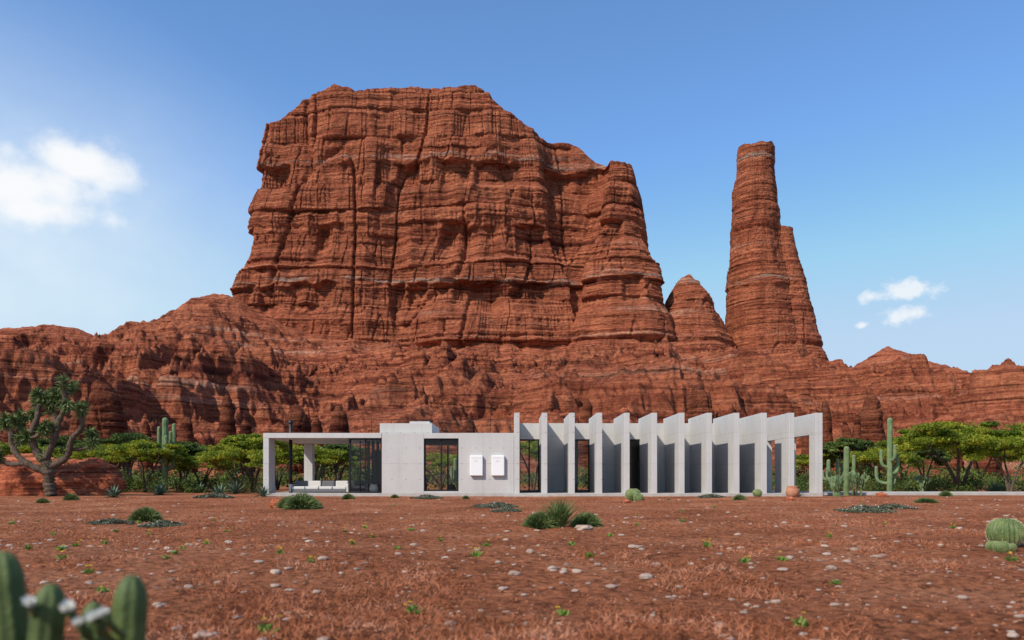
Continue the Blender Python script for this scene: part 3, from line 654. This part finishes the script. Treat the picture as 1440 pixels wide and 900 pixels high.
# ------------------------------------------------------------ light / sky
el = math.radians(43); az = math.radians(180+45)
sd = np.array([math.sin(az)*math.cos(el), math.cos(az)*math.cos(el), math.sin(el)])
from mathutils import Vector
sun = bpy.data.lights.new('sun', 'SUN'); sun.energy = 4.9; sun.angle = math.radians(.5); sun.color = (1, .92, .82)
so = bpy.data.objects.new('sun', sun); scene.collection.objects.link(so); so.rotation_euler = Vector(sd).to_track_quat('Z', 'Y').to_euler(); so.location = (-50, -50, 80)
w = bpy.data.worlds.new('World'); scene.world = w; w.use_nodes = True; nt = w.node_tree; nt.nodes.clear()
out = nd(nt, 'ShaderNodeOutputWorld'); bg = nd(nt, 'ShaderNodeBackground'); bg.inputs[1].default_value = .135
sky = nd(nt, 'ShaderNodeTexSky'); sky.sky_type = 'NISHITA'; sky.sun_disc = False; sky.sun_elevation = el; sky.sun_rotation = az
sky.air_density = 1.0; sky.dust_density = .5; sky.ozone_density = 1.6
tc = nd(nt, 'ShaderNodeTexCoord').outputs['Generated']
def ell(px, py, wx, wy):
    v = Vector(((px-720)/F, 1, (HZ-py)/F)); L = v.length; v = v/L
    s = nd(nt, 'ShaderNodeVectorMath', operation='SUBTRACT'); nt.links.new(tc, s.inputs[0]); s.inputs[1].default_value = v
    k = nd(nt, 'ShaderNodeVectorMath', operation='MULTIPLY'); nt.links.new(s.outputs[0], k.inputs[0]); k.inputs[1].default_value = (F*L/wx, 2, F*L/wy)
    l = nd(nt, 'ShaderNodeVectorMath', operation='LENGTH'); nt.links.new(k.outputs[0], l.inputs[0]); return math_(nt, 'SUBTRACT', 1.0, l.outputs['Value'])
def mrange(v, a, b_, c=0, d=1):
    m = nd(nt, 'ShaderNodeMapRange', interpolation_type='SMOOTHSTEP'); nt.links.new(v, m.inputs[0])
    for i, q in zip((1, 2, 3, 4), (a, b_, c, d)): m.inputs[i].default_value = q
    return m.outputs[0]
nz = noise(nt, tc, (1, 1, 1.3), 13, 6, .55); nz2 = noise(nt, tc, (1, 1, 1.3), 45, 5, .58)
m1 = None
for e in [(118, 225, 58, 36), (20, 262, 100, 45), (60, 295, 80, 26), (-60, 250, 120, 60)]:
    x = ell(*e); m1 = x if m1 is None else math_(nt, 'MAXIMUM', m1, x)
a1 = mrange(math_(nt, 'ADD', m1, math_(nt, 'MULTIPLY', math_(nt, 'SUBTRACT', nz, .5), 2.8)), -.1, .9)
m2 = None
for e in [(1278, 408, 42, 15), (1228, 417, 20, 9), (1274, 444, 32, 14), (1212, 458, 12, 6)]:
    x = ell(*e); m2 = x if m2 is None else math_(nt, 'MAXIMUM', m2, x)
a2 = mrange(math_(nt, 'ADD', m2, math_(nt, 'MULTIPLY', math_(nt, 'SUBTRACT', nz2, .5), 2.6)), -.1, .8, 0, .85)
hz = math_(nt, 'MULTIPLY', mrange(ell(-60, 350, 680, 400), 0, 1), math_(nt, 'ADD', .5, math_(nt, 'MULTIPLY', nz, .5)))
c = mixc(nt, sky.outputs[0], (.95, 1.26, 1.55))
c = mixc(nt, c, (3.3, 4.6, 6.2), .85, 'DARKEN')
sx = nd(nt, 'ShaderNodeSeparateXYZ'); nt.links.new(tc, sx.inputs[0])
c = mixc(nt, c, (4.1, 5.1, 6.1), mrange(sx.outputs[2], .36, .02, 0, .7), 'MIX')
c = mixc(nt, c, (5.6, 6.5, 7.2), hz, 'MIX')
c = mixc(nt, c, (7.0, 7.15, 7.3), a1, 'MIX'); c = mixc(nt, c, (6.6, 6.9, 7.2), a2, 'MIX')
nt.links.new(c, bg.inputs[0]); nt.links.new(bg.outputs[0], out.inputs[0])

cam = bpy.data.cameras.new('camera'); co = bpy.data.objects.new('camera', cam); scene.collection.objects.link(co)
co.location = (0, 0, CAMH); co.rotation_euler = (math.radians(90), 0, 0); cam.lens = 28; cam.sensor_width = 36; cam.shift_y = (HZ-450)/1440
cam.clip_start = .05; cam.clip_end = 6000; cam.dof.use_dof = True; cam.dof.focus_distance = 41; cam.dof.aperture_fstop = 1.8
scene.camera = co
scene.view_settings.view_transform = 'Standard'; scene.view_settings.look = 'None'; scene.view_settings.exposure = 0
